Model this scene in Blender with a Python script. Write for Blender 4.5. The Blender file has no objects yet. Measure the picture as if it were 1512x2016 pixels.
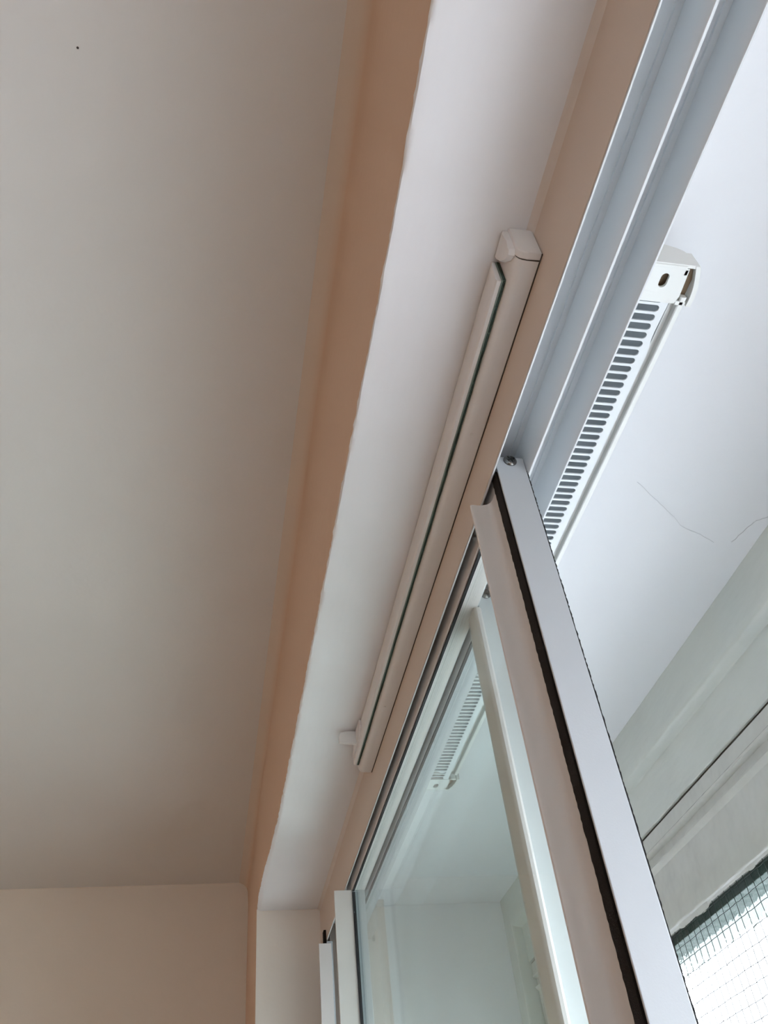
import bpy, bmesh, math, random
from mathutils import Vector, Matrix

# ------------------------------------------------------------------ camera, sky, lights, exposure
# Working frame: x runs along the window wall away from the camera, y runs outwards
# through the window, z is height above the camera.  World = (-x, y, z + EYE).
EYE = 1.75
def W(x, y, z): return Vector((-x, y, z + EYE))

scene = bpy.context.scene
COL = scene.collection
FPX = 1641.4
AX = (-0.16871101, 0.69815838, 0.6957812)      # x axis in (right, down, forward)
AY = (0.9814227, 0.0535589, 0.18423065)
AZ = (-0.09135689, -0.7139372, 0.69422445)
cam_d = bpy.data.cameras.new('camera')
cam_d.sensor_fit = 'HORIZONTAL'; cam_d.sensor_width = 36.0
cam_d.lens = FPX / 1512 * 36.0
cam_d.clip_start = 0.01; cam_d.clip_end = 200
cam = bpy.data.objects.new('camera', cam_d); COL.objects.link(cam)
right = Vector((-AX[0], AY[0], AZ[0])); down = Vector((-AX[1], AY[1], AZ[1])); fwd = Vector((-AX[2], AY[2], AZ[2]))
m = Matrix((right, -down, -fwd)).transposed().to_4x4()
m.translation = W(0, 0, 0)
cam.matrix_world = m
scene.camera = cam

world = bpy.data.worlds.new('overcast_sky'); scene.world = world
world.use_nodes = True
wn = world.node_tree.nodes; wl = world.node_tree.links
wn['Background'].inputs[0].default_value = (0.845, 0.91, 1.0, 1)
wn['Background'].inputs[1].default_value = 9.4

def lamp_light(name, loc, power, color, radius):
    d = bpy.data.lights.new(name, 'POINT'); d.energy = power; d.color = color; d.shadow_soft_size = radius
    o = bpy.data.objects.new(name, d); COL.objects.link(o); o.location = loc
    return o
lamp_light('room_lamp', W(0.3, -2.0, -0.35), 7.0, (1.0, 0.62, 0.41), 0.18)

scene.view_settings.view_transform = 'Standard'
scene.view_settings.look = 'None'
scene.view_settings.gamma = 1.0
scene.view_settings.use_curve_mapping = False
scene.view_settings.exposure = 0.0
scene.cycles.adaptive_threshold = 0.03
scene.cycles.max_bounces = 8
scene.cycles.diffuse_bounces = 4
scene.cycles.transmission_bounces = 10
scene.cycles.transparent_max_bounces = 10

rnd = random.Random(7)

# ------------------------------------------------------------------ materials
def mat(name, color, rough=0.5, bump=None, var=None, metallic=0.0, spec=0.5, coat=0.0):
    """bump = (scale, strength, distance, stretch xyz); var = (scale, other colour, amount)"""
    mt = bpy.data.materials.new(name); mt.use_nodes = True
    nt = mt.node_tree; b = nt.nodes['Principled BSDF']
    b.inputs['Base Color'].default_value = (*color, 1)
    b.inputs['Roughness'].default_value = rough
    b.inputs['Metallic'].default_value = metallic
    b.inputs['Specular IOR Level'].default_value = spec
    b.inputs['Coat Weight'].default_value = coat
    tc = nt.nodes.new('ShaderNodeNewGeometry')
    if bump:
        mp = nt.nodes.new('ShaderNodeMapping'); mp.inputs['Scale'].default_value = bump[3]
        nz = nt.nodes.new('ShaderNodeTexNoise'); nz.inputs['Scale'].default_value = bump[0]
        nz.inputs['Detail'].default_value = 2
        bp = nt.nodes.new('ShaderNodeBump'); bp.inputs['Strength'].default_value = bump[1]
        bp.inputs['Distance'].default_value = bump[2]
        nt.links.new(tc.outputs['Position'], mp.inputs['Vector'])
        nt.links.new(mp.outputs['Vector'], nz.inputs['Vector'])
        nt.links.new(nz.outputs['Fac'], bp.inputs['Height'])
        nt.links.new(bp.outputs['Normal'], b.inputs['Normal'])
    if var:
        nz2 = nt.nodes.new('ShaderNodeTexNoise'); nz2.inputs['Scale'].default_value = var[0]
        nz2.inputs['Detail'].default_value = 3
        nt.links.new(tc.outputs['Position'], nz2.inputs['Vector'])
        rp = nt.nodes.new('ShaderNodeMapRange'); rp.inputs[1].default_value = 0.35; rp.inputs[2].default_value = 0.7
        rp.inputs[3].default_value = 0; rp.inputs[4].default_value = var[2]
        mx = nt.nodes.new('ShaderNodeMix'); mx.data_type = 'RGBA'
        mx.inputs[6].default_value = (*color, 1); mx.inputs[7].default_value = (*var[1], 1)
        nt.links.new(nz2.outputs['Fac'], rp.inputs[0])
        nt.links.new(rp.outputs[0], mx.inputs[0])
        nt.links.new(mx.outputs[2], b.inputs['Base Color'])
    return mt

def clear_glass(name, tint):
    mt = bpy.data.materials.new(name); mt.use_nodes = True
    nt = mt.node_tree; nt.nodes.remove(nt.nodes['Principled BSDF'])
    out = nt.nodes['Material Output']
    tr = nt.nodes.new('ShaderNodeBsdfTransparent'); tr.inputs[0].default_value = (*tint, 1)
    gl = nt.nodes.new('ShaderNodeBsdfGlossy'); gl.inputs['Roughness'].default_value = 0.01
    lw = nt.nodes.new('ShaderNodeLayerWeight'); lw.inputs['Blend'].default_value = 0.5
    pw = nt.nodes.new('ShaderNodeMath'); pw.operation = 'POWER'; pw.inputs[1].default_value = 5
    fr = nt.nodes.new('ShaderNodeMath'); fr.operation = 'MULTIPLY_ADD'; fr.inputs[1].default_value = 0.6; fr.inputs[2].default_value = 0.03
    nt.links.new(lw.outputs['Facing'], pw.inputs[0]); nt.links.new(pw.outputs[0], fr.inputs[0])
    mx = nt.nodes.new('ShaderNodeMixShader')
    nt.links.new(fr.outputs[0], mx.inputs[0]); nt.links.new(tr.outputs[0], mx.inputs[1]); nt.links.new(gl.outputs[0], mx.inputs[2])
    nt.links.new(mx.outputs[0], out.inputs['Surface'])
    return mt

def cast_glass(name, tint):
    """rolled wired glass: uneven surface that bends what lies behind"""
    mt = bpy.data.materials.new(name); mt.use_nodes = True
    nt = mt.node_tree; nt.nodes.remove(nt.nodes['Principled BSDF'])
    out = nt.nodes['Material Output']
    geo = nt.nodes.new('ShaderNodeNewGeometry')
    nz = nt.nodes.new('ShaderNodeTexNoise'); nz.inputs['Scale'].default_value = 110; nz.inputs['Detail'].default_value = 2
    bp = nt.nodes.new('ShaderNodeBump'); bp.inputs['Strength'].default_value = 0.55; bp.inputs['Distance'].default_value = 0.0012
    nt.links.new(geo.outputs['Position'], nz.inputs['Vector']); nt.links.new(nz.outputs['Fac'], bp.inputs['Height'])
    rf = nt.nodes.new('ShaderNodeBsdfRefraction'); rf.inputs['Color'].default_value = (*tint, 1)
    rf.inputs['IOR'].default_value = 1.16; rf.inputs['Roughness'].default_value = 0.02
    gl = nt.nodes.new('ShaderNodeBsdfGlossy'); gl.inputs['Roughness'].default_value = 0.05
    lw = nt.nodes.new('ShaderNodeLayerWeight'); lw.inputs['Blend'].default_value = 0.5
    pw = nt.nodes.new('ShaderNodeMath'); pw.operation = 'POWER'; pw.inputs[1].default_value = 5
    fr = nt.nodes.new('ShaderNodeMath'); fr.operation = 'MULTIPLY_ADD'; fr.inputs[1].default_value = 0.6; fr.inputs[2].default_value = 0.03
    nt.links.new(lw.outputs['Facing'], pw.inputs[0]); nt.links.new(pw.outputs[0], fr.inputs[0])
    nt.links.new(bp.outputs[0], rf.inputs['Normal']); nt.links.new(bp.outputs[0], gl.inputs['Normal']); nt.links.new(bp.outputs[0], lw.inputs['Normal'])
    mx = nt.nodes.new('ShaderNodeMixShader')
    nt.links.new(fr.outputs[0], mx.inputs[0]); nt.links.new(rf.outputs[0], mx.inputs[1]); nt.links.new(gl.outputs[0], mx.inputs[2])
    nt.links.new(mx.outputs[0], out.inputs['Surface'])
    return mt

def corner_shade_blend(mt, upper, lower, z_hi, z_lo):
    """soft corner shading put into the colour across a band of height"""
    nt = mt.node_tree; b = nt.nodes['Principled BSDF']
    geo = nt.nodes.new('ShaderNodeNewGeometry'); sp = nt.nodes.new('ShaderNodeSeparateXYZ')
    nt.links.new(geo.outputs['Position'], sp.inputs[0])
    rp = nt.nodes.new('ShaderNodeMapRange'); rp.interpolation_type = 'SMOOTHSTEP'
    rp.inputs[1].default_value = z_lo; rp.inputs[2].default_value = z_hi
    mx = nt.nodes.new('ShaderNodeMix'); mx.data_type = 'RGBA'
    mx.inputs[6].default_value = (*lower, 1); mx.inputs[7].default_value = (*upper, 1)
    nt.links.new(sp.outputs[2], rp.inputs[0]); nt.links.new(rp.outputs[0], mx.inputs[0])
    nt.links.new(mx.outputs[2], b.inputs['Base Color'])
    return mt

ONE = (1, 1, 1)
M = dict(
    ceiling=mat('ceiling_paint', (0.80, 0.78, 0.76), 0.85, (60, 0.12, 0.004, ONE), (3, (0.76, 0.745, 0.72), 0.6)),
    wall=mat('peach_wall_paint', (0.72, 0.51, 0.375), 0.8, (80, 0.1, 0.004, ONE), (5, (0.72, 0.49, 0.35), 0.5)),
    wall_top=corner_shade_blend(mat('peach_wall_corner_shade', (0.72, 0.51, 0.375), 0.8, (80, 0.1, 0.004, ONE)), (0.75, 0.65, 0.56), (0.72, 0.51, 0.375), EYE + 0.7055, EYE + 0.688),  # wall colour blended near the ceiling to imitate soft corner shading
    wall_cream=mat('cream_wall_paint', (0.86, 0.765, 0.665), 0.8, (80, 0.1, 0.004, ONE), (5, (0.84, 0.745, 0.64), 0.5)),
    reveal=mat('reveal_paint', (0.885, 0.88, 0.90), 0.6, (50, 0.22, 0.004, (0.25, 1, 1)), (14, (0.85, 0.84, 0.855), 0.6)),
    head=mat('head_paint', (0.70, 0.585, 0.50), 0.5, (30, 0.1, 0.004, (0.25, 1, 1))),
    cavity=mat('recess_paint', (0.865, 0.875, 0.90), 0.55, (25, 0.12, 0.004, ONE), (6, (0.85, 0.86, 0.885), 0.5)),
    floor=mat('oak_floor', (0.56, 0.43, 0.31), 0.45, (30, 0.1, 0.004, (1, 0.2, 1)), (8, (0.48, 0.36, 0.25), 0.7)),
    alu=mat('white_powder_coat', (0.53, 0.548, 0.57), 0.38, (900, 0.05, 0.001, ONE)),
    alu_lightened=mat('powder_coat_lightened', (0.72, 0.745, 0.75), 0.35),  # same coat, copy lightened to lift the outer sash stile
    alu_shade_lift=mat('powder_coat_shade_lift', (0.74, 0.70, 0.675), 0.35),  # same coat, lighter warmer copy that brightens shaded rails and fins
    head_shade=mat('head_corner_shade', (0.77, 0.70, 0.655), 0.6, (40, 0.15, 0.004, (0.25, 1, 1))),  # in-between tone standing in for shade in the head corner
    side=mat('reveal_side_paint', (0.82, 0.745, 0.67), 0.6, (50, 0.15, 0.004, ONE)),
    track=mat('white_track_coat', (0.74, 0.77, 0.79), 0.4, (900, 0.05, 0.001, ONE)),
    vent=mat('aged_white_plastic', (0.82, 0.795, 0.785), 0.4, None, (40, (0.79, 0.755, 0.735), 0.5)),
    vent_out=mat('white_plastic', (0.82, 0.83, 0.80), 0.35),
    grille=mat('grille_plastic', (0.80, 0.83, 0.84), 0.4),
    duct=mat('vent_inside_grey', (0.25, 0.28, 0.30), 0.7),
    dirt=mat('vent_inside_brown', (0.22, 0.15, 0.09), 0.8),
    felt=mat('green_felt', (0.045, 0.085, 0.07), 1.0, (1500, 0.6, 0.002, ONE)),
    felt2=mat('pale_green_felt', (0.26, 0.32, 0.28), 1.0, (1500, 0.6, 0.002, ONE)),
    pile=mat('black_pile', (0.012, 0.010, 0.010), 1.0, (2500, 0.8, 0.002, ONE)),
    gasket=mat('black_rubber', (0.012, 0.013, 0.016), 0.6),
    steel=mat('zinc_screw', (0.20, 0.198, 0.19), 0.26, (800, 0.1, 0.001, ONE), metallic=1.0),
    recess=mat('screw_recess', (0.05, 0.05, 0.05), 0.6, metallic=0.6),
    gloss=mat('old_gloss_paint', (0.68, 0.71, 0.67), 0.16, (90, 0.25, 0.004, (0.3, 1, 1)), None, coat=0.3),
    rail=mat('rough_gloss_paint', (0.66, 0.665, 0.63), 0.22, (70, 0.45, 0.006, (0.6, 1, 0.6)), (30, (0.60, 0.60, 0.57), 0.6)),
    crack=mat('paint_crack', (0.07, 0.065, 0.055), 1.0),
    hair=mat('hairline_crack', (0.66, 0.66, 0.68), 1.0),
    drip=mat('dark_green_paint', (0.02, 0.055, 0.04), 0.6, (60, 0.5, 0.006, ONE)),
    outside=mat('weathered_render', (0.45, 0.52, 0.49), 0.9, (60, 0.5, 0.006, ONE), (25, (0.36, 0.43, 0.40), 0.7)),
    ground=mat('paving', (0.44, 0.44, 0.44), 0.9),
    wire=mat('glass_wire', (0.03, 0.045, 0.04), 0.6),
    glass=clear_glass('sash_glass', (0.945, 0.98, 0.965)),
    cast=cast_glass('wired_cast_glass', (0.975, 0.985, 0.985)),
    speck=mat('speck', (0.05, 0.04, 0.04), 1.0),
)

# ------------------------------------------------------------------ helpers
def box(bm, x0, x1, y0, y1, z0, z1, bev=0.0, seg=2):
    v = [bm.verts.new((x, y, z)) for x in (x0, x1) for y in (y0, y1) for z in (z0, z1)]
    fs = [bm.faces.new([v[i] for i in q]) for q in
          ((0, 1, 3, 2), (4, 6, 7, 5), (0, 4, 5, 1), (2, 3, 7, 6), (0, 2, 6, 4), (1, 5, 7, 3))]
    if bev:
        es = list({e for f in fs for e in f.edges})
        bmesh.ops.bevel(bm, geom=es, offset=bev, segments=seg, profile=0.6, affect='EDGES')
    return bm

def sweep_x(bm, pts, x0, x1, n=1, closed=True, jitter=None):
    """profile of (y, z) points swept along x"""
    rings = []
    for i in range(n + 1):
        x = x0 + (x1 - x0) * i / n
        rings.append([bm.verts.new((x, *(jitter(x, k, p) if jitter else p))) for k, p in enumerate(pts)])
    N = len(pts)
    for a, b in zip(rings, rings[1:]):
        for k in range(N if closed else N - 1):
            bm.faces.new((a[k], a[(k + 1) % N], b[(k + 1) % N], b[k]))
    if closed:
        bm.faces.new(rings[0]); bm.faces.new(rings[-1][::-1])
    return bm

def prism(bm, pts, axis, a, b):
    """polygon extruded along an axis: axis 'z' takes (x,y), 'y' takes (x,z), 'x' takes (y,z)"""
    def P(p, h):
        return {'z': (p[0], p[1], h), 'y': (p[0], h, p[1]), 'x': (h, p[0], p[1])}[axis]
    A = [bm.verts.new(P(p, a)) for p in pts]; B = [bm.verts.new(P(p, b)) for p in pts]
    bm.faces.new(A); bm.faces.new(B[::-1])
    for i in range(len(pts)):
        j = (i + 1) % len(pts)
        bm.faces.new((A[i], B[i], B[j], A[j]))
    return bm

def tube(bm, path, r, n=5):
    rings = []
    for i, p in enumerate(path):
        p = Vector(p)
        d = (Vector(path[min(i + 1, len(path) - 1)]) - Vector(path[max(i - 1, 0)])).normalized()
        u = d.orthogonal().normalized(); w = d.cross(u)
        rings.append([bm.verts.new(p + (u * math.cos(k * 2 * math.pi / n) + w * math.sin(k * 2 * math.pi / n)) * r) for k in range(n)])
    for a, b in zip(rings, rings[1:]):
        for k in range(n): bm.faces.new((a[k], a[(k + 1) % n], b[(k + 1) % n], b[k]))
    bm.faces.new(rings[0]); bm.faces.new(rings[-1][::-1])
    return bm

def wpos(o):
    v = Vector((0, 0, 0))
    while o: v = v + o.location; o = o.parent
    return v

def obj(name, bm, material, parent=None, smooth=False, kind=None):
    """links the mesh (given in working coordinates) as one object"""
    for v in bm.verts: v.co = W(*v.co)
    bmesh.ops.recalc_face_normals(bm, faces=bm.faces)
    lo = [min(v.co[i] for v in bm.verts) for i in range(3)]; hi = [max(v.co[i] for v in bm.verts) for i in range(3)]
    c = Vector([(lo[i] + hi[i]) / 2 for i in range(3)])
    for v in bm.verts: v.co -= c
    me = bpy.data.meshes.new(name); bm.to_mesh(me); bm.free()
    for k in (material if isinstance(material, (list, tuple)) else [material]): me.materials.append(M[k])
    if smooth:
        for p in me.polygons: p.use_smooth = True
        try: me.set_sharp_from_angle(angle=math.radians(35))
        except Exception: pass
    o = bpy.data.objects.new(name, me); COL.objects.link(o)
    if parent: o.parent = parent; o.location = c - wpos(parent)
    else: o.location = c
    if kind: o['kind'] = kind
    return o

def copy_shift(o, dx, parent):
    c = o.copy(); COL.objects.link(c); c.parent = parent
    c.location = o.location + Vector((-dx, 0, 0))
    return c

def thing(name, label, cat, base, group=None):
    o = bpy.data.objects.new(name, None); COL.objects.link(o); o.location = W(*base)
    o.empty_display_size = 0.05
    o['label'] = label; o['category'] = cat
    if group: o['group'] = group
    return o

def lab(o, text): o['label'] = text; return o

def interp(tab, x):
    if x <= tab[0][0]: return tab[0][1]
    for (a, u), (b, v) in zip(tab, tab[1:]):
        if x <= b:
            t = (x - a) / (b - a); return u + (v - u) * t
    return tab[-1][1]

# ------------------------------------------------------------------ the setting
ZC, ZS, ZF = 0.705, 0.4645, -EYE          # ceiling, reveal soffit, floor
XN, XF = -2.3, 1.86                       # room ends
X0, X1 = -0.55, 1.338                     # window opening
ZSILL = -0.85
YB = -3.3                                 # back of the room

def st(name, bm, m, label, smooth=False, parent=None):
    o = obj(name, bm, m, parent, smooth)
    if parent is None:
        o['kind'] = 'structure'; o['label'] = label
    return o

ceil = st('ceiling', box(bmesh.new(), XN - .15, XF + .15, YB - .15, 0.62, ZC, ZC + 0.12), 'ceiling', 'off-white painted room ceiling on the left')
st('floor', box(bmesh.new(), XN - .15, XF + .15, YB - .15, 0.62, ZF - 0.1, ZF), 'floor', 'oak floor of the room')
st('wall_far', box(bmesh.new(), XF, XF + 0.12, YB, 0.62, ZF, ZC), 'wall_cream', 'far cream room wall below the ceiling at lower left')
# unseen window added behind the camera to brighten the room from that side
WY0, WY1, WZ0, WZ1 = -0.80, -0.14, -0.62, 0.18
b = bmesh.new()
for q in ((YB, WY0, ZF, ZC), (WY1, 0.62, ZF, ZC), (WY0, WY1, ZF, WZ0), (WY0, WY1, WZ1, ZC)): box(b, XN - 0.12, XN, *q)
st('wall_near', b, 'wall_cream', 'room wall behind the camera with an opening added for fill light')
w2 = bpy.data.objects.new('added_fill_window', None); COL.objects.link(w2); w2.location = W(XN - .06, (WY0 + WY1) / 2, WZ0)
w2['kind'] = 'structure'; w2['label'] = 'unseen window added behind the camera for fill light'
for q in ((WY0, WY0 + .05, WZ0, WZ1), (WY1 - .05, WY1, WZ0, WZ1), (WY0 + .05, WY1 - .05, WZ0, WZ0 + .05), (WY0 + .05, WY1 - .05, WZ1 - .05, WZ1)):
    obj('added_window_frame', box(bmesh.new(), XN - .09, XN - .03, *q, .004), 'alu', w2)
obj('glass_pane', box(bmesh.new(), XN - .062, XN - .058, WY0 + .05, WY1 - .05, WZ0 + .05, WZ1 - .05), 'glass', w2)
st('wall_back', box(bmesh.new(), XN, XF, YB - 0.12, YB, ZF, ZC), 'wall', 'room wall opposite the window')

# wall over the window: uneven old plaster, arris wandering in y
ARR = [(-1, .0850), (.08, .0852), (.24, .0868), (.40, .0860), (.66, .0850), (.90, .0838), (1.03, .0826), (1.12, .0800), (1.20, .0762), (1.28, .0752), (1.342, .0762), (1.5, .0785), (1.9, .0880)]
def arris(x): return interp(ARR, x)
def nz(x, s, seed):
    return s * (math.sin(x * 61.3 + seed) * .4 + math.sin(x * 143.7 + seed * 2.1) * .35 + math.sin(x * 331.1 + seed * 3.7) * .25)
chip = random.Random(3)
chips = {}
def head_j(x, k, p):
    y, z = p; a = arris(x) - 0.0855
    if x > X1 + .0025 and k >= 6:
        return (arris(x), z) if k <= 10 else (y, z)
    i = round(x, 4)
    if i not in chips: chips[i] = (chip.uniform(-1, 1), chip.uniform(-1, 1))
    if k <= 3: return (y, z)
    if k <= 8:
        f = [0, 0, 0, 0, .15, .55, .95, 1, 1][k]
        w = 0 if k < 6 else 1
        return (y + a * f + w * (nz(x, .0004, k) + chips[i][0] * .00036 * (k >= 7)), z + w * nz(x, .0003, k + 4) + (chips[i][1] * .0002 if k >= 7 else 0))
    if k <= 10: return (y + a * .7 + nz(x, .0004, k), z + nz(x, .0002, 2))
    return (y, z)
hp = [(.0640, ZC + .001), (.0700, ZC - .0008), (.0780, ZC - .0045), (.0836, ZC - .0105), (.0862, ZC - .020), (.0866, ZC - .05), (.0858, .52), (.0855, .470), (.0857, .4668),
      (.0868, .4652), (.0895, .4645), (.12, .4645), (.1735, .4645), (.1745, .50), (.1745, ZC + .004)]
bm = bmesh.new()
n = 700
sweep_x(bm, hp, -1.1, XF, n, True, head_j)
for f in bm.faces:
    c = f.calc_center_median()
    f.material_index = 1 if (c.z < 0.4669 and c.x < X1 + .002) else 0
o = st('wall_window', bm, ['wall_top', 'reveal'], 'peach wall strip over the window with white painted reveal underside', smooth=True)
# pier beyond the opening, below and before it
def pier(x0, x1, z0, z1, name, label):
    b = bmesh.new()
    nn = 40
    prof = []
    xs = [x0 + (x1 - x0) * i / nn for i in range(nn + 1)]
    front = [(x, arris(x)) for x in xs]
    poly = front + [(x1, .56), (x0, .56)]
    prism(b, poly, 'z', z0, z1)
    return st(name, b, ['wall', 'side'], label)
p = pier(X1, XF, ZF, ZS + .0020, 'wall_window_far', 'narrow peach wall strip beyond the window with pale reveal side')
for f in p.data.polygons:
    if abs(f.normal.x) > .9 and f.center.x > 0: f.material_index = 1
st('wall_window_near', box(bmesh.new(), XN, X0, .0855, .56, ZF, ZC), 'wall', 'room wall beside the near end of the window')
st('wall_window_below', box(bmesh.new(), X0, X1, .0855, .56, ZF, ZSILL), 'wall', 'room wall below the window')
# lintel body above recess
st('wall_lintel', box(bmesh.new(), X0, XF - .001, .175, .56, ZS + .0004, ZC - .001), 'cavity', 'smooth white underside of the recess between the two windows')
st('wall_recess', box(bmesh.new(), X1 - .003, X1 + .01, .2660, .4632, ZSILL + .02, ZS + .0002), 'cavity', 'white end wall of the recess seen through the sliding panes')
# timber head and jamb of the secondary frame
hb = bmesh.new()
sweep_x(hb, [(.1724, ZS), (.1724, .4012), (.1727, .4007), (.1728, .4012), (.1728, .4342), (.2228, .4342), (.2228, ZS)], X0, X1)
st('trim_1', hb, 'head', 'cream timber head rail carrying the sliding track')
fb = bmesh.new()
rf_ = .0050
fil = [(.1725, ZS + .0003), (.1725, ZS - rf_)] + [(.1725 - rf_ + rf_ * math.cos(a_ * math.pi / 12), ZS - rf_ + rf_ * math.sin(a_ * math.pi / 12)) for a_ in range(1, 6)] + [(.1725 - rf_, ZS + .0003)]
obj('head_shade_bead', sweep_x(fb, fil, X0, X1), 'head_shade', bpy.data.objects['trim_1'], smooth=True)  # fillet added to imitate the soft shadow band along this corner
bj = bmesh.new()
box(bj, 1.306, X1, .1815, .2668, ZSILL, ZS, .001)
st('trim_2', bj, 'head', 'cream timber jamb at the far end of the sliding window')
st('trim_3', box(bmesh.new(), X0, X0 + .03, .1728, .2668, ZSILL, ZS, .001), 'head', 'cream timber jamb at the near end of the sliding window')
st('trim_4', box(bmesh.new(), X0, X1, .05, .50, ZSILL - .0005, ZSILL + .025, .003), 'alu', 'white window sill board')

# hairline cracks in the recess plaster, as seen winding towards the old frame
def on_plane(u, v, axis, val):
    d = ((u - 756), (v - 1008), FPX)
    r = (sum(a * b for a, b in zip(d, AX)), sum(a * b for a, b in zip(d, AY)), sum(a * b for a, b in zip(d, AZ)))
    k = val / r['xyz'.index(axis)]
    return (r[0] * k, r[1] * k, r[2] * k)
lint = bpy.data.objects['wall_lintel']
for path, r_, mm in (([(1255, 950), (1290, 982), (1312, 1003), (1340, 1035), (1378, 1053), (1415, 1073)], .00016, 'hair'),
                 ([(1440, 1068), (1470, 1040), (1490, 1025), (1512, 1018), (1540, 1012)], .00022, 'hair'),
                 ([(1213, 1462), (1228, 1442), (1240, 1425), (1252, 1405)], .00045, 'crack')):
    pts = []
    for (a, b) in zip(path, path[1:]):
        for k in range(4):
            u = a[0] + (b[0] - a[0]) * k / 4 + rnd.uniform(-1.2, 1.2); v = a[1] + (b[1] - a[1]) * k / 4 + rnd.uniform(-1.2, 1.2)
            q = on_plane(u, v, 'z', ZS); pts.append((q[0], q[1], ZS + .0001))
    obj('plaster_crack', tube(bmesh.new(), pts, r_, 4), mm, lint)
q = on_plane(153, 94, 'z', ZC)
sb = bmesh.new(); bmesh.ops.create_icosphere(sb, subdivisions=1, radius=.0011, matrix=Matrix.Translation((q[0], q[1], ZC)))
obj('speck', sb, 'speck', ceil)

# ------------------------------------------------------------------ aluminium track
ZFIN = .400
tr = thing('sliding_track', 'long white double-channel aluminium track under the window head', 'track', (0.2, .1978, .4342))
def channel(ya, yb, fin_thick, last):
    b = bmesh.new()
    y = ya + (0 if last else .0001)
    pts = [(y, .4342), (y, ZFIN + .0005), (y + .0003, ZFIN), (y + fin_thick - .0003, ZFIN), (y + fin_thick, ZFIN + .0005),
           (y + fin_thick, .4318), (yb - .0036, .4318), (yb - .0036, .4298), (yb, .4298)]
    if last: pts += [(yb, ZFIN + .0005), (yb + .0003, ZFIN), (yb + .0013, ZFIN), (yb + .0016, ZFIN + .0005), (yb + .0016, .4342)]
    else: pts += [(yb, .4342)]
    sweep_x(b, pts, X0 + .031, X1 - .001, 1)
    return b
obj('inner_channel', channel(.1728, .1978, .0014, False), 'track', tr)
obj('outer_channel', channel(.1978, .2212, .0020, True), 'track', tr)

# ------------------------------------------------------------------ sliding sashes
def screw(parent, x, y, z, r=.0047):
    b = bmesh.new()
    n = 24
    prof = [(0, r), (-.0007, r), (-.0016, r * .86), (-.0022, r * .6), (-.0024, r * .3)]
    rings = [[b.verts.new((x + dx, y + rr * math.cos(k * 2 * math.pi / n), z + rr * math.sin(k * 2 * math.pi / n))) for k in range(n)] for dx, rr in prof]
    for a, c in zip(rings, rings[1:]):
        for k in range(n): b.faces.new((a[k], a[(k + 1) % n], c[(k + 1) % n], c[k]))
    b.faces.new(rings[-1]); b.faces.new(rings[0])
    s = obj('screw', b, 'steel', parent, smooth=True)
    rb = bmesh.new()
    L, w = r * .60, r * .16
    for a in (0.5, 0.5 + math.pi / 2):
        ca, sa = math.cos(a), math.sin(a)
        v = []
        for dx in (-.0026, -.0010):
            for (u, t_) in ((-L, -w), (L, -w), (L, w), (-L, w)):
                v.append(rb.verts.new((x + dx, y + u * ca - t_ * sa, z + u * sa + t_ * ca)))
        for qd in ((0, 1, 2, 3), (4, 5, 6, 7), (0, 1, 5, 4), (1, 2, 6, 5), (2, 3, 7, 6), (3, 0, 4, 7)):
            rb.faces.new([v[i] for i in qd])
    obj('cross_slot', rb, 'recess', s)
    return s

def ragged_strip(x0, x1, y0, y1, z0, z1, step, amp, side, seed):
    """thin pile strip with an uneven edge; side: 'x1' (far edge ragged) or 'y1'"""
    r = random.Random(seed); b = bmesh.new(); prev = None
    n = int((z1 - z0) / step)
    for i in range(n + 1):
        z = z1 - i * step
        j = r.uniform(-amp, amp)
        xa, xb, ya, yb = x0, x1, y0, y1
        if side == 'x1': xb += j
        else: yb += j
        ring = [b.verts.new(c) for c in ((xa, ya, z), (xb, ya, z), (xb, yb, z), (xa, yb, z))]
        if prev:
            for k in range(4): b.faces.new((prev[k], prev[(k + 1) % 4], ring[(k + 1) % 4], ring[k]))
        else: b.faces.new(ring)
        prev = ring
    b.faces.new(prev[::-1])
    return b

ZT, ZB = .4156, ZSILL + .026
GY = .184
# inner sash, slid to the far end; its leading stile is the big pale post
s1 = thing('secondary_glazing_slider', 'inner sliding glass sash whose pale stile stands in front', 'window sash', (.72, .186, ZB))
b = bmesh.new()
box(b, .3570, .3585, .1765, .1972, ZB, ZT, .0005)            # end plate facing the camera
box(b, .3585, .3920, .1778, .1965, ZB, ZT - .0006)
stile = obj('leading_stile', b, 'alu', s1)
screw(stile, .3570, .1872, .4116)
obj('edge_pile', ragged_strip(.3574, .3600, .1970, .1980, ZB, ZT - .012, .0014, .00026, 'y1', 5), 'pile', stile)
obj('felt_strip', ragged_strip(.3602, .3692, .1762, .1779, ZB, ZT - .012, .0020, .0004, 'x1', 9), 'pile', stile)
# curved pull fin on the stile
fin = bmesh.new()
fp = [(.3945, .1790), (.3720, .1790), (.3720, .1777), (.3788, .1774), (.3816, .1764), (.3833, .1745), (.3842, .1715), (.3846, .1680), (.3842, .1648), (.3846, .1636), (.3858, .1632), (.3872, .1640), (.3880, .1700), (.3900, .1750), (.3945, .1766)]
prism(fin, fp, 'z', ZB, .3950)
obj('pull_handle', fin, 'alu_shade_lift', s1, smooth=True)
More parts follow.
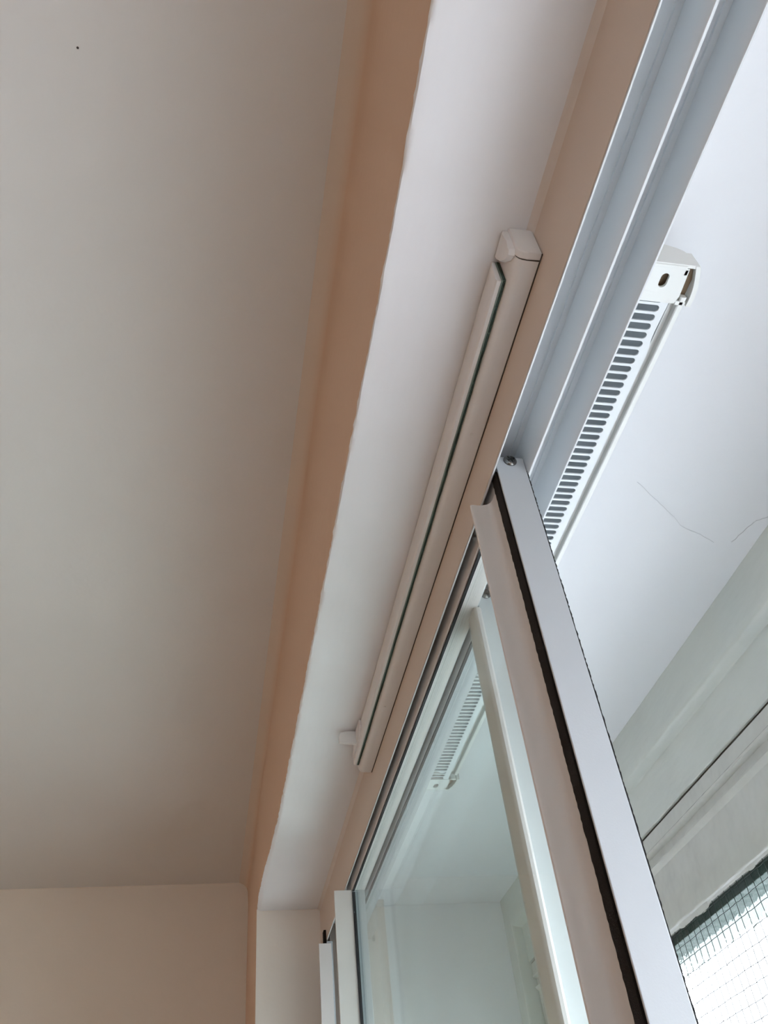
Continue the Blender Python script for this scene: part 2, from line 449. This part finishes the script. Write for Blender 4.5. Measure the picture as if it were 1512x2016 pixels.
# far stile with its own fin
b = bmesh.new()
box(b, 1.0755, 1.1100, .1790, .1965, ZB, ZT, .0006)
fs = obj('closing_stile', b, 'alu', s1)
b = bmesh.new()
box(b, 1.0745, 1.0775, .1572, .1800, ZB, .3945, .0006)
obj('closing_fin', b, 'alu_shade_lift', s1)
b = bmesh.new()
box(b, .3920, 1.0755, .1795, .1965, .3945, ZT, .0006)
rail1 = obj('top_rail', b, 'alu_shade_lift', s1)
b = bmesh.new()
box(b, .3925, 1.0745, .1808, .1832, .3930, .3946)
obj('top_gasket', b, 'gasket', rail1)
obj('bottom_rail', box(bmesh.new(), .3920, 1.0755, .1795, .1965, ZB, ZB + .03, .0006), 'alu', s1)
b = bmesh.new(); box(b, 1.0722, 1.0746, .1803, .1836, ZB + .03, .3915); obj('side_gasket', b, 'gasket', fs)
b = bmesh.new(); box(b, .3918, .3942, .1803, .1836, ZB + .03, .3915); obj('side_gasket', b, 'gasket', stile)
obj('glass_pane', box(bmesh.new(), .3918, 1.0750, GY - .0002, GY + .0008, ZB + .025, .3960), 'glass', s1)

# outer sash, one channel further out
s2 = thing('secondary_glazing_slider', 'outer sliding glass sash seen greenish behind the inner pane', 'window sash', (.87, .210, ZB))
b = bmesh.new()
box(b, .5020, .5035, .2006, .2206, ZB, ZT + .0015, .0005)
box(b, .5035, .5360, .2014, .2200, ZB, ZT + .0009)
stile2 = obj('leading_stile', b, 'alu_lightened', s2)
screw(stile2, .5020, .2082, .4136)
b = bmesh.new()
bp = [(.4985, .2005), (.4958, .1995), (.4942, .1975), (.4942, .1952), (.4955, .1938), (.4975, .1932), (.5115, .1932), (.5120, .1940), (.5120, .2012), (.5036, .2014), (.5018, .2008)]
prism(b, bp, 'z', ZB, .3938)
obj('interlock_bead', b, 'alu_shade_lift', s2, smooth=True)
obj('closing_stile', box(bmesh.new(), 1.270, 1.3045, .2012, .2200, ZB, ZT, .0006), 'alu', s2)
rail2 = obj('top_rail', box(bmesh.new(), .5360, 1.270, .2020, .2200, .3945, ZT, .0006), 'alu', s2)
b = bmesh.new(); box(b, .5360, 1.270, .2028, .2052, .3930, .3946); obj('top_gasket', b, 'gasket', rail2)
obj('bottom_rail', box(bmesh.new(), .5360, 1.270, .2020, .2200, ZB, ZB + .03, .0006), 'alu', s2)
obj('glass_pane', box(bmesh.new(), .5340, 1.2720, .2060, .2070, ZB + .025, .3960), 'glass', s2)

# upright side channel fixed at the far jamb
sc_ = thing('side_channel', 'short white upright fin at the far end of the window beside the reveal', 'window frame', (1.29, .17, ZB))
b = bmesh.new()
box(b, 1.2740, 1.2770, .1610, .1788, ZB, .3950, .0006)
obj('fin', b, 'alu_shade_lift', sc_)
b = bmesh.new(); box(b, 1.2770, 1.3370, .1728, .1812, ZB, .3985); obj('jamb_plate', b, 'alu', sc_)
b = bmesh.new(); box(b, 1.2772, 1.2900, .1690, .1727, ZB, .4140); obj('felt_strip', b, 'pile', sc_)

# ------------------------------------------------------------------ indoor trickle vent
v1 = thing('trickle_vent', 'long cream plastic ventilator with green felt slot under the white reveal', 'ventilator', (.53, .165, .4645))
YL, ZV = .1574, .4362
bp = [(.1723, .4645), (.1723, ZV), (.1640, ZV - .0001), (.1612, ZV + .0003), (.1592, ZV + .0014), (.1579, ZV + .0034), (YL, ZV + .006), (YL, .4645)]
body = obj('body', sweep_x(bmesh.new(), bp, .2228, .8420, 1), 'vent', v1, smooth=True)
def cap_profile(g):
    return [(.1723, .4645), (.1723, ZV - g), (.1640, ZV - g), (.1612, ZV + .0003 - g), (.1592 - g, ZV + .0014), (.1579 - g, ZV + .0034), (YL - g, ZV + .006), (YL - g, .4645)]
b = bmesh.new(); sweep_x(b, cap_profile(.0004), .2172, .2219, 1)
bmesh.ops.bevel(b, geom=[e for e in b.edges if all(abs(v.co.x - .2172) < 1e-5 for v in e.verts) or all(v.co.z < .437 for v in e.verts)], offset=.0012, segments=3, profile=.5, affect='EDGES')
cap = obj('end_cap', b, 'vent', v1, smooth=True)
b = bmesh.new()
leaf = [(.2195, .4640), (.2190, .4500), (.2195, .4420), (.2225, .4400), (.2280, .4440), (.2335, .4520), (.2365, .4600), (.2368, .4640)]
prism(b, leaf, 'y', YL - .0042, YL)
bmesh.ops.bevel(b, geom=[e for e in b.edges if all(v.co.y < YL - .004 for v in e.verts)], offset=.0012, segments=2, profile=.5, affect='EDGES')
obj('cap_tongue', b, 'vent', cap, smooth=True)
b = bmesh.new(); sweep_x(b, cap_profile(-.0002), .8424, .8460, 1); obj('end_cap', b, 'vent', v1, smooth=True)
# dark seams between body, cap and head
b = bmesh.new(); sweep_x(b, [(p[0] + .0003, p[1] + .0002) for p in bp[:-1]] + [(YL + .0003, .4645)], .2218, .2229, 1); obj('seam', b, 'crack', body)
b = bmesh.new(); box(b, .2176, .8455, .1716, .1724, ZV - .0003, ZV + .0004); obj('seam', b, 'crack', body)
# hinged flap
b = bmesh.new()
fpz = [(.1524, .4640), (.1512, .4445), (.1514, .4424), (.1520, .4416), (.1542, .4412), (.1546, .4418), (.1546, .4640)]
sweep_x(b, fpz, .2405, .8390, 1)
flap = obj('flap', b, 'vent', v1, smooth=True)
b = bmesh.new(); sweep_x(b, [(.1546, .4416), (.1555, .4415), (.1555, .4630), (.1546, .4630)], .2400, .8392, 1); obj('felt_edge', b, 'felt2', flap)
def fj(x, k, p): return (p[0], p[1] + (nz(x, .0005, k) if k in (0, 1) else 0))
b = bmesh.new(); sweep_x(b, [(.1555, .4412), (.1571, .4416), (.1571, .4630), (.1555, .4630)], .2396, .8394, 220, True, fj); obj('felt_seal', b, 'felt', flap)
# thumb tab at the far end
b = bmesh.new()
plate = [(.7800, .4625), (.7780, .4560), (.7815, .4500), (.7900, .4462), (.8310, .4455), (.8310, .4490), (.8000, .4625)]
prism(b, plate, 'y', .1494, .1520)
tab = obj('thumb_tab', b, 'vent', v1)
b = bmesh.new()
lev = [(.1516, .4625), (.1516, .4462), (.1500, .4474), (.1470, .4486), (.1315, .4494), (.1310, .4500), (.1310, .4560), (.1330, .4610), (.1400, .4625)]
b2 = prism(b, lev, 'x', .8030, .8075)
bmesh.ops.bevel(b, geom=list(b.edges), offset=.0006, segments=2, profile=.5, affect='EDGES')
obj('lever', b, 'vent', tab, smooth=True)
for (u, v) in ((928, 855), (757, 1392)):
    q = on_plane(u, v, 'z', ZV)
    b = bmesh.new(); bmesh.ops.create_cone(b, cap_ends=True, segments=20, radius1=.0013, radius2=.0017, depth=.0006, matrix=Matrix.Translation((q[0], q[1], ZV - .0001)))
    obj('screw_plug', b, 'vent', body, smooth=True)

# ------------------------------------------------------------------ outer vent canopy in the recess
v2 = thing('vent_canopy', 'white slotted vent canopy fixed behind the sliding track in the recess', 'ventilator', (.535, .2228, .44))
ZG = .4250
hood = [(.2230, .4498), (.2400, .4488), (.2500, .4468), (.2570, .4430), (.2620, .4360), (.2650, .4270), (.2651, .4250), (.2640, .4246), (.2618, .4246), (.2612, .4252),
        (.2610, .4290), (.2580, .4290), (.2580, .4310), (.2590, .4340), (.2550, .4400), (.2490, .4440), (.2400, .4460), (.2230, .4470)]
obj('hood', sweep_x(bmesh.new(), hood, .2290, .8300, 1), 'vent_out', v2, smooth=True)
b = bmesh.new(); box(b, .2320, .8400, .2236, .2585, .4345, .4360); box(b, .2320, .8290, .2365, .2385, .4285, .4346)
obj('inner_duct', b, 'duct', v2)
PX, BW = .00645, .0017
YA, YBB = .2268, .2508
gr_b = bmesh.new()
xa, xb = .2320, .8406
prism(gr_b, [(xa, .2232), (xb, .2232), (xb, YA), (xa, YA)], 'z', ZG, ZG + .0009)
prism(gr_b, [(xa, YBB), (xb, YBB), (xb, .2566), (.2720, .2566), (.2660, .2560), (.2600, .2550), (.2540, .2548), (xa, .2554)], 'z', ZG, ZG + .0009)
grille = obj('grille', gr_b, 'grille', v2)
def bar_mesh(xc):
    """bar between two round-ended slots"""
    h, r = PX / 2, PX / 2 - BW / 2
    rt = []
    for k in range(7):
        a = k / 6 * math.pi / 2
        rt.append((xc + h - r * math.sin(a), YA - .0001 + r * (1 - math.cos(a))))
    up = [(xc + BW / 2, y) for y in ()] + [(2 * xc + 0 - 0 - p_[0] + 0, p_[1]) for p_ in ()]
    top = [(p_[0], YA + YBB - p_[1]) for p_ in reversed(rt)]
    rs = rt + top
    ls = [(2 * xc - p_[0], p_[1]) for p_ in reversed(rs)]
    return prism(bmesh.new(), rs + ls, 'z', ZG, ZG + .0009)
nb = int((xb - xa - .001) / PX)
first = obj('grille_bar', bar_mesh(xa + PX * .5), 'grille', grille)
for i in range(1, nb): copy_shift(first, i * PX, grille)

def arc(c, rx, ry, a0, a1, n):
    return [(c[0] + rx * math.cos(math.radians(a0 + (a1 - a0) * i / n)), c[1] + ry * math.sin(math.radians(a0 + (a1 - a0) * i / n))) for i in range(n + 1)]
def end_cap(mirror):
    """moulded cap: base plate with a screw slot, curved outer wall with a gap, end wall"""
    def mx(x): return x if not mirror else (.2080 + .8660) - x
    b = bmesh.new()
    # base plate with oval hole, built as strips round the hole
    n = 24
    hole = [(.2192 + (.0020 if math.cos(k * 2 * math.pi / n) > 0 else -.0020) + .0026 * math.cos(k * 2 * math.pi / n), .2456 + .0026 * math.sin(k * 2 * math.pi / n)) for k in range(n)]
    xl, xr, yl, yr = .2105, .2335, .2232, .2575
    def rim(p_):
        cx, cy = .2192, .2456
        dx, dy = p_[0] - cx, p_[1] - cy
        L = 1e9
        if dx > 1e-9: L = min(L, (xr - cx) / dx)
        if dx < -1e-9: L = min(L, (xl - cx) / dx)
        if dy > 1e-9: L = min(L, (yr - cy) / dy)
        if dy < -1e-9: L = min(L, (yl - cy) / dy)
        return (cx + dx * L, cy + dy * L)
    ring = [rim(h_) for h_ in hole]
    # add the corners by snapping the closest ring point
    for cn in ((xl, yl), (xl, yr), (xr, yl), (xr, yr)):
        k = min(range(n), key=lambda i: (ring[i][0] - cn[0]) ** 2 + (ring[i][1] - cn[1]) ** 2)
        ring[k] = cn
    def bulge(p_):   # bow of the outer edge
        x, y = p_
        if y > yr - .0006: y = yr + .0030 * math.sin(max(0, min(1, (x - xl) / (xr - xl))) * math.pi * .8 + .35)
        return (x, y)
    ring = [bulge(p_) for p_ in ring]
    lay = []
    for z in (ZG - .0006, ZG + .0012):
        lay.append(([b.verts.new((mx(h_[0]), h_[1], z)) for h_ in hole], [b.verts.new((mx(h_[0]), h_[1], z)) for h_ in ring]))
    for k in range(n):
        j = (k + 1) % n
        for (H, R) in lay: b.faces.new((H[k], H[j], R[j], R[k]))
        b.faces.new((lay[0][0][k], lay[0][0][j], lay[1][0][j], lay[1][0][k]))
        b.faces.new((lay[0][1][k], lay[0][1][j], lay[1][1][j], lay[1][1][k]))
    # raised ridge along the near edge
    box(b, *sorted((mx(.2088), mx(.2110))), .2232, .2570, ZG - .0010, ZG + .0022, .0006)
    base = b
    # end wall following the hood outline
    ew = [(.2230, .4502), (.2400, .4492), (.2500, .4473), (.2566, .4446), (.2600, .4415), (.2620, .4370), (.2632, .4310), (.2640, .4246), (.2230, ZG - .0004)]
    prism(b, ew, 'x', mx(.2080), mx(.2100))
    # outer curved wall
    nn = 10
    outer = [(mx(.2082 + (.2345 - .2082) * i / nn), .2628 + .0068 * math.sin((.12 + .80 * i / nn) * math.pi * .62)) for i in range(nn + 1)]
    inner = [(x, y - .0030) for x, y in reversed(outer)]
    prism(b, outer + inner, 'z', ZG - .0008, .4400)
    # small clip at the gap and the closing lip
    box(b, *sorted((mx(.2110), mx(.2150))), .2560, .2585, ZG - .0006, ZG + .004, .0004)
    box(b, *sorted((mx(.2318), mx(.2345))), .2590, .2655, ZG - .0004, ZG + .006, .0004)
    cp = obj('end_cap', b, 'vent_out', v2)
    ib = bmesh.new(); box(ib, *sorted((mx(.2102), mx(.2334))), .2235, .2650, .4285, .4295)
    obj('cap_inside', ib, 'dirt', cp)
    return cp
end_cap(False); end_cap(True)

# ------------------------------------------------------------------ outer window
wo = bpy.data.objects.new('window_1', None); COL.objects.link(wo); wo.location = W(.2, .49, ZSILL)
wo['kind'] = 'structure'; wo['label'] = 'old gloss-painted outer window with wired cast glass at lower right'
def wob(s):
    def j(x, k, p): return (p[0] + nz(x, s, k * 1.7), p[1] + nz(x, s, k * 2.3 + 1))
    return j
fr = [(.4618, .4660), (.4628, .4450), (.4630, .4260), (.4634, .4215), (.4642, .4188), (.4660, .4170), (.4755, .4148), (.4778, .4138), (.4786, .4115), (.4790, .3652), (.4800, .3645), (.53, .3645), (.53, .4660)]
obj('frame_head', sweep_x(bmesh.new(), fr, X0, X1, 240, True, wob(.0003)), 'gloss', wo, smooth=True)
rl = [(.4812, .3618), (.4802, .3610), (.4800, .3470), (.4786, .3455), (.4790, .3432), (.4840, .3410), (.4842, .3335), (.4820, .3322), (.4800, .3310), (.4798, .3298), (.4812, .3280), (.4842, .3250), (.4842, .3000),
      (.4842, .2715), (.4850, .2700), (.4872, .2690), (.5000, .2690), (.5020, .30), (.5300, .3000), (.53, .3618)]
obj('sash_rail', sweep_x(bmesh.new(), rl, X0 + .045, X1 - .04, 240, True, wob(.0002)), 'rail', wo, smooth=True)
gap = bmesh.new(); box(gap, X0, X1, .4825, .53, .3612, .3650); obj('paint_gap', gap, 'crack', wo)
for nm, xa_, xb_ in (('frame_jamb', X1 - .036, X1), ('frame_jamb', X0, X0 + .04)):
    obj(nm, box(bmesh.new(), xa_, xb_, .4628, .53, ZSILL, .4642, .003), 'gloss', wo)
obj('sash_stile', box(bmesh.new(), X1 - .088, X1 - .038, .4820, .53, ZSILL + .03, .2690, .003), 'rail', wo)
obj('sash_stile', box(bmesh.new(), X0 + .045, X0 + .095, .4820, .53, ZSILL + .03, .2690, .003), 'rail', wo)
obj('sash_sill_rail', box(bmesh.new(), X0 + .04, X1 - .036, .4820, .53, ZSILL, ZSILL + .06, .003), 'rail', wo)
obj('drip_edge', box(bmesh.new(), X0 + .04, X1 - .036, .4962, .5260, .2590, .3010, .001), 'drip', wo)
# putty remains along the top of the glass
b = bmesh.new(); r = random.Random(4); x = .25
def pj(x_, k, p_): return (p_[0], p_[1] - (max(0, nz(x_ * .37, .005, 1) + nz(x_, .0012, 9)) if k == 1 else 0))
sweep_x(b, [(.4862, .2700), (.4890, .2672), (.4905, .2700)], X0 + .1, X1 - .09, 400, True, pj)
obj('putty', b, 'rail', wo)
gp = bmesh.new(); box(gp, X0 + .09, X1 - .085, .4900, .4950, ZSILL + .05, .2720)
pane = obj('glass_pane', gp, 'cast', wo)
wm = bmesh.new(); S = .0127
x = .20
while x < X1 - .088:
    pts = [(x + rnd.uniform(-.0005, .0005), .4889, .2700 - k * S * .5) for k in range(0, 34)]
    tube(wm, pts, .00034, 4); x += S
for k in range(0, 17):
    z = .2640 - k * S
    tube(wm, [(.20 + i * S * .5, .4889, z + rnd.uniform(-.0004, .0004)) for i in range(0, 165)], .00034, 4)
obj('wire_mesh', wm, 'wire', wo, kind='stuff')
# exterior lintel over the outer window
st('wall_outside', box(bmesh.new(), X0 - .3, X1 + .3, .5602, .6480, .3020, ZC), 'outside', 'weathered grey outer lintel seen through the wired glass')
st('wall_outside_soffit', box(bmesh.new(), X0 - .3, X1 + .3, .5300, .5602, .3015, ZC), 'outside', 'weathered underside of the outer window opening')
st('ground', box(bmesh.new(), -30, 30, .7, 60, -4.6, -4.5), 'ground', 'paved ground outside below the window')
